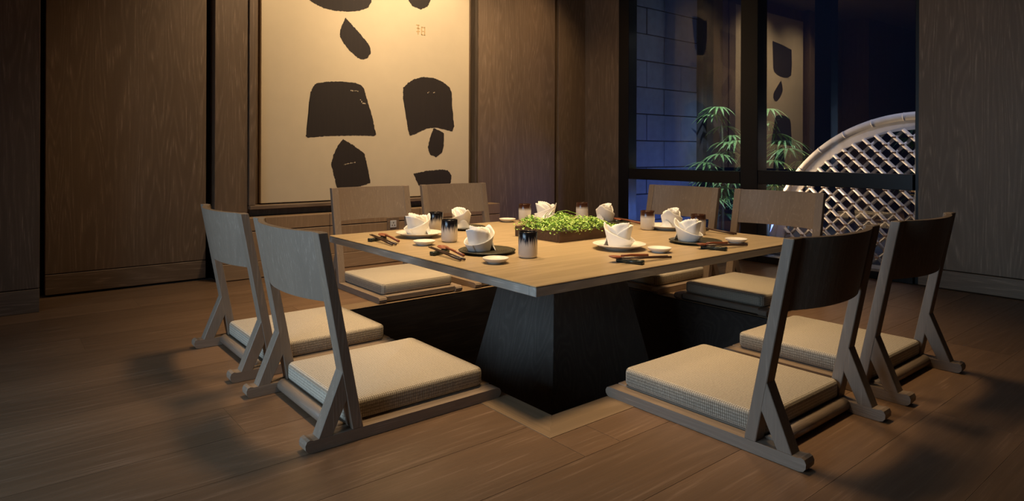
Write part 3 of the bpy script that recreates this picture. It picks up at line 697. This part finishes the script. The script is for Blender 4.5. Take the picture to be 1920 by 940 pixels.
setting('w', (-0.035, -0.385, 0.0, 0.0), PI/2 + 0.1, 2, 'at the right front place, in front of the planter')
setting('d', (0.358, -0.468, -0.02, 0.02), PI/2 - 0.1, 3, 'at the far right place near the table corner')
setting('w', (0.665, -0.095, 0.01, -0.02), PI + 0.25, 0, 'by the window, half hidden behind the far right napkin')
setting('d', (0.66, 0.275, -0.02, 0.02), PI + 0.5, 1, 'by the window, just right of the planter')
setting('d', (-0.14, 0.535, -0.02, 0.0), -PI/2 - 0.2, 2, 'below the painting, behind the pair of black glazed cups')
setting('w', (0.44, 0.56, 0.0, 0.0), -PI/2 + 0.3, 3, 'below the painting, behind the planter greens')
for kind, x, y, rz, lb in (('cup_b', -0.465, -0.323, 0.4, 'black dripping glazed cup at the left front place, nearest the camera'),
                           ('cup_b', -0.462, 0.188, 2.2, 'black dripping glazed cup at the far left place, front one of two close together'),
                           ('cup_b', -0.325, 0.505, 3.9, 'black dripping glazed cup below the painting, back one of two close together'),
                           ('cup_n', 0.565, -0.052, 0.0, 'white cup with brown rim standing alone by the window'),
                           ('cup_n', 0.605, -0.315, 1.0, 'brown rimmed cup half hidden behind the far right napkin'),
                           ('cup_n', 0.672, 0.50, 2.0, 'white cup with brown rim behind the right end of the planter'),
                           ('cup_n', 0.345, 0.625, 3.0, 'brown rimmed cup behind the left end of the planter')):
    put('tea_cup', ME[kind], x, y, TZ, rz, lb, 'cup', 'glazed cups on the table')
for x, y, lb in ((-0.630, -0.342, 'at the left front place, nearest the camera'), (-0.598, 0.172, 'at the far left place, in front of the cup'),
                 (0.022, -0.538, 'at the right front place, right of the cutlery'), (0.498, -0.575, 'at the far right place, near the table corner'), (0.235, 0.645, 'below the painting, left of the planter')):
    put('sauce_dish', ME['dish'], x, y, TZ, 0, 'small white sauce dish ' + lb, 'dish', 'sauce dishes')

# planter of greens
plx0, plx1, ply0, ply1, plh = -0.115, 0.285, -0.127, 0.165, 0.046
pn = thing('planter_box', 'low dark wooden planter box of bright green sprouts at table centre', 'planter', (0, 0, TZ))
for a in ((plx0, plx1, ply0, ply0 + 0.010), (plx0, plx1, ply1 - 0.010, ply1), (plx0, plx0 + 0.010, ply0 + 0.0101, ply1 - 0.0101), (plx1 - 0.010, plx1, ply0 + 0.0101, ply1 - 0.0101)):
    bx('side_board', M['planter'], pn, *a, 0, plh, 0.0012)
bx('soil', M['soil'], pn, plx0 + 0.0101, plx1 - 0.0101, ply0 + 0.0101, ply1 - 0.0101, 0.0, plh - 0.008)
rnd = random.Random(4); verts = []; faces = []
def leaf(c, n, s, roll):
    n = n.normalized(); u = n.cross(Vector((0.3, 0.2, 0.9))).normalized(); v = n.cross(u)
    u, v = u*math.cos(roll) + v*math.sin(roll), v*math.cos(roll) - u*math.sin(roll)
    b = len(verts)
    for p in (c - u*s, c + v*s*0.62 + n*s*0.12, c + u*s, c - v*s*0.62 + n*s*0.12): verts.append(p)
    faces.append((b, b+1, b+2, b+3))
for i in range(3000):
    x = rnd.uniform(plx0 - 0.006, plx1 + 0.004); yv = rnd.uniform(ply0 - 0.008, ply1 + 0.006)
    ex = min(x - plx0, plx1 - x, yv - ply0, ply1 - yv)
    hmax = plh + 0.008 + 0.030 * min(1, max(0, ex) / 0.05) + 0.016 * math.sin(x * 31 + 1) * math.cos(yv * 27)
    if x > plx1 - 0.10: hmax *= 0.82
    z = rnd.uniform(plh - 0.004 if ex > 0 else plh - 0.016, max(plh + 0.004, hmax))
    if rnd.random() < 0.55: z = max(z, hmax - rnd.uniform(0, 0.008))
    leaf(Vector((x, yv, z)), Vector((rnd.gauss(0, .6), rnd.gauss(0, .6), 1)), rnd.uniform(0.0045, 0.0085), rnd.uniform(0, 6.3))
me = bpy.data.meshes.new('sprout_leaves'); me.from_pydata([tuple(v) for v in verts], [], faces); fo = link('sprout_leaves', me, M['greens'], pn); fo['kind'] = 'stuff'
# white blossoms at the left end of the planter
def blossom(c, s, rnd):
    bm = bmesh.new()
    for k in range(5):
        a = 2*PI*k/5 + rnd.uniform(-.2, .2); rows = []
        for i in range(6):
            t_ = i/5; wd = s * 0.42 * math.sin(PI * (0.08 + 0.86*t_)); d = Vector((math.cos(a), math.sin(a), 0.55)); p = Vector((math.cos(a), math.sin(a), 0)) * s * t_ + Vector((0, 0, s * (0.75*t_ - 0.55*t_*t_)))
            sd = Vector((-math.sin(a), math.cos(a), 0)); rows.append([bm.verts.new(p - sd*wd + Vector((0,0,0.003))), bm.verts.new(p), bm.verts.new(p + sd*wd + Vector((0,0,0.003)))])
        for q, r in zip(rows, rows[1:]):
            bm.faces.new((q[0], q[1], r[1], r[0])); bm.faces.new((q[1], q[2], r[2], r[1]))
    bm.transform(Matrix.Translation(c) @ Matrix.Rotation(-0.7, 4, 'X') @ Matrix.Rotation(-0.6, 4, 'Y'))
    return obj('blossom', bm, M['petal'], pn, smooth=True)
for c, s in (((0.05, 0.14, 0.075), 0.032), ((0.01, 0.10, 0.070), 0.028), ((0.10, 0.15, 0.085), 0.03)): blossom(Vector(c), s, rnd)
bm = bmesh.new(); tube(bm, [(0.08, 0.14, 0.06), (0.12, 0.13, 0.10), (0.17, 0.12, 0.105), (0.23, 0.10, 0.085)], 0.0012, 5); obj('sprig', bm, M['greens'], pn)
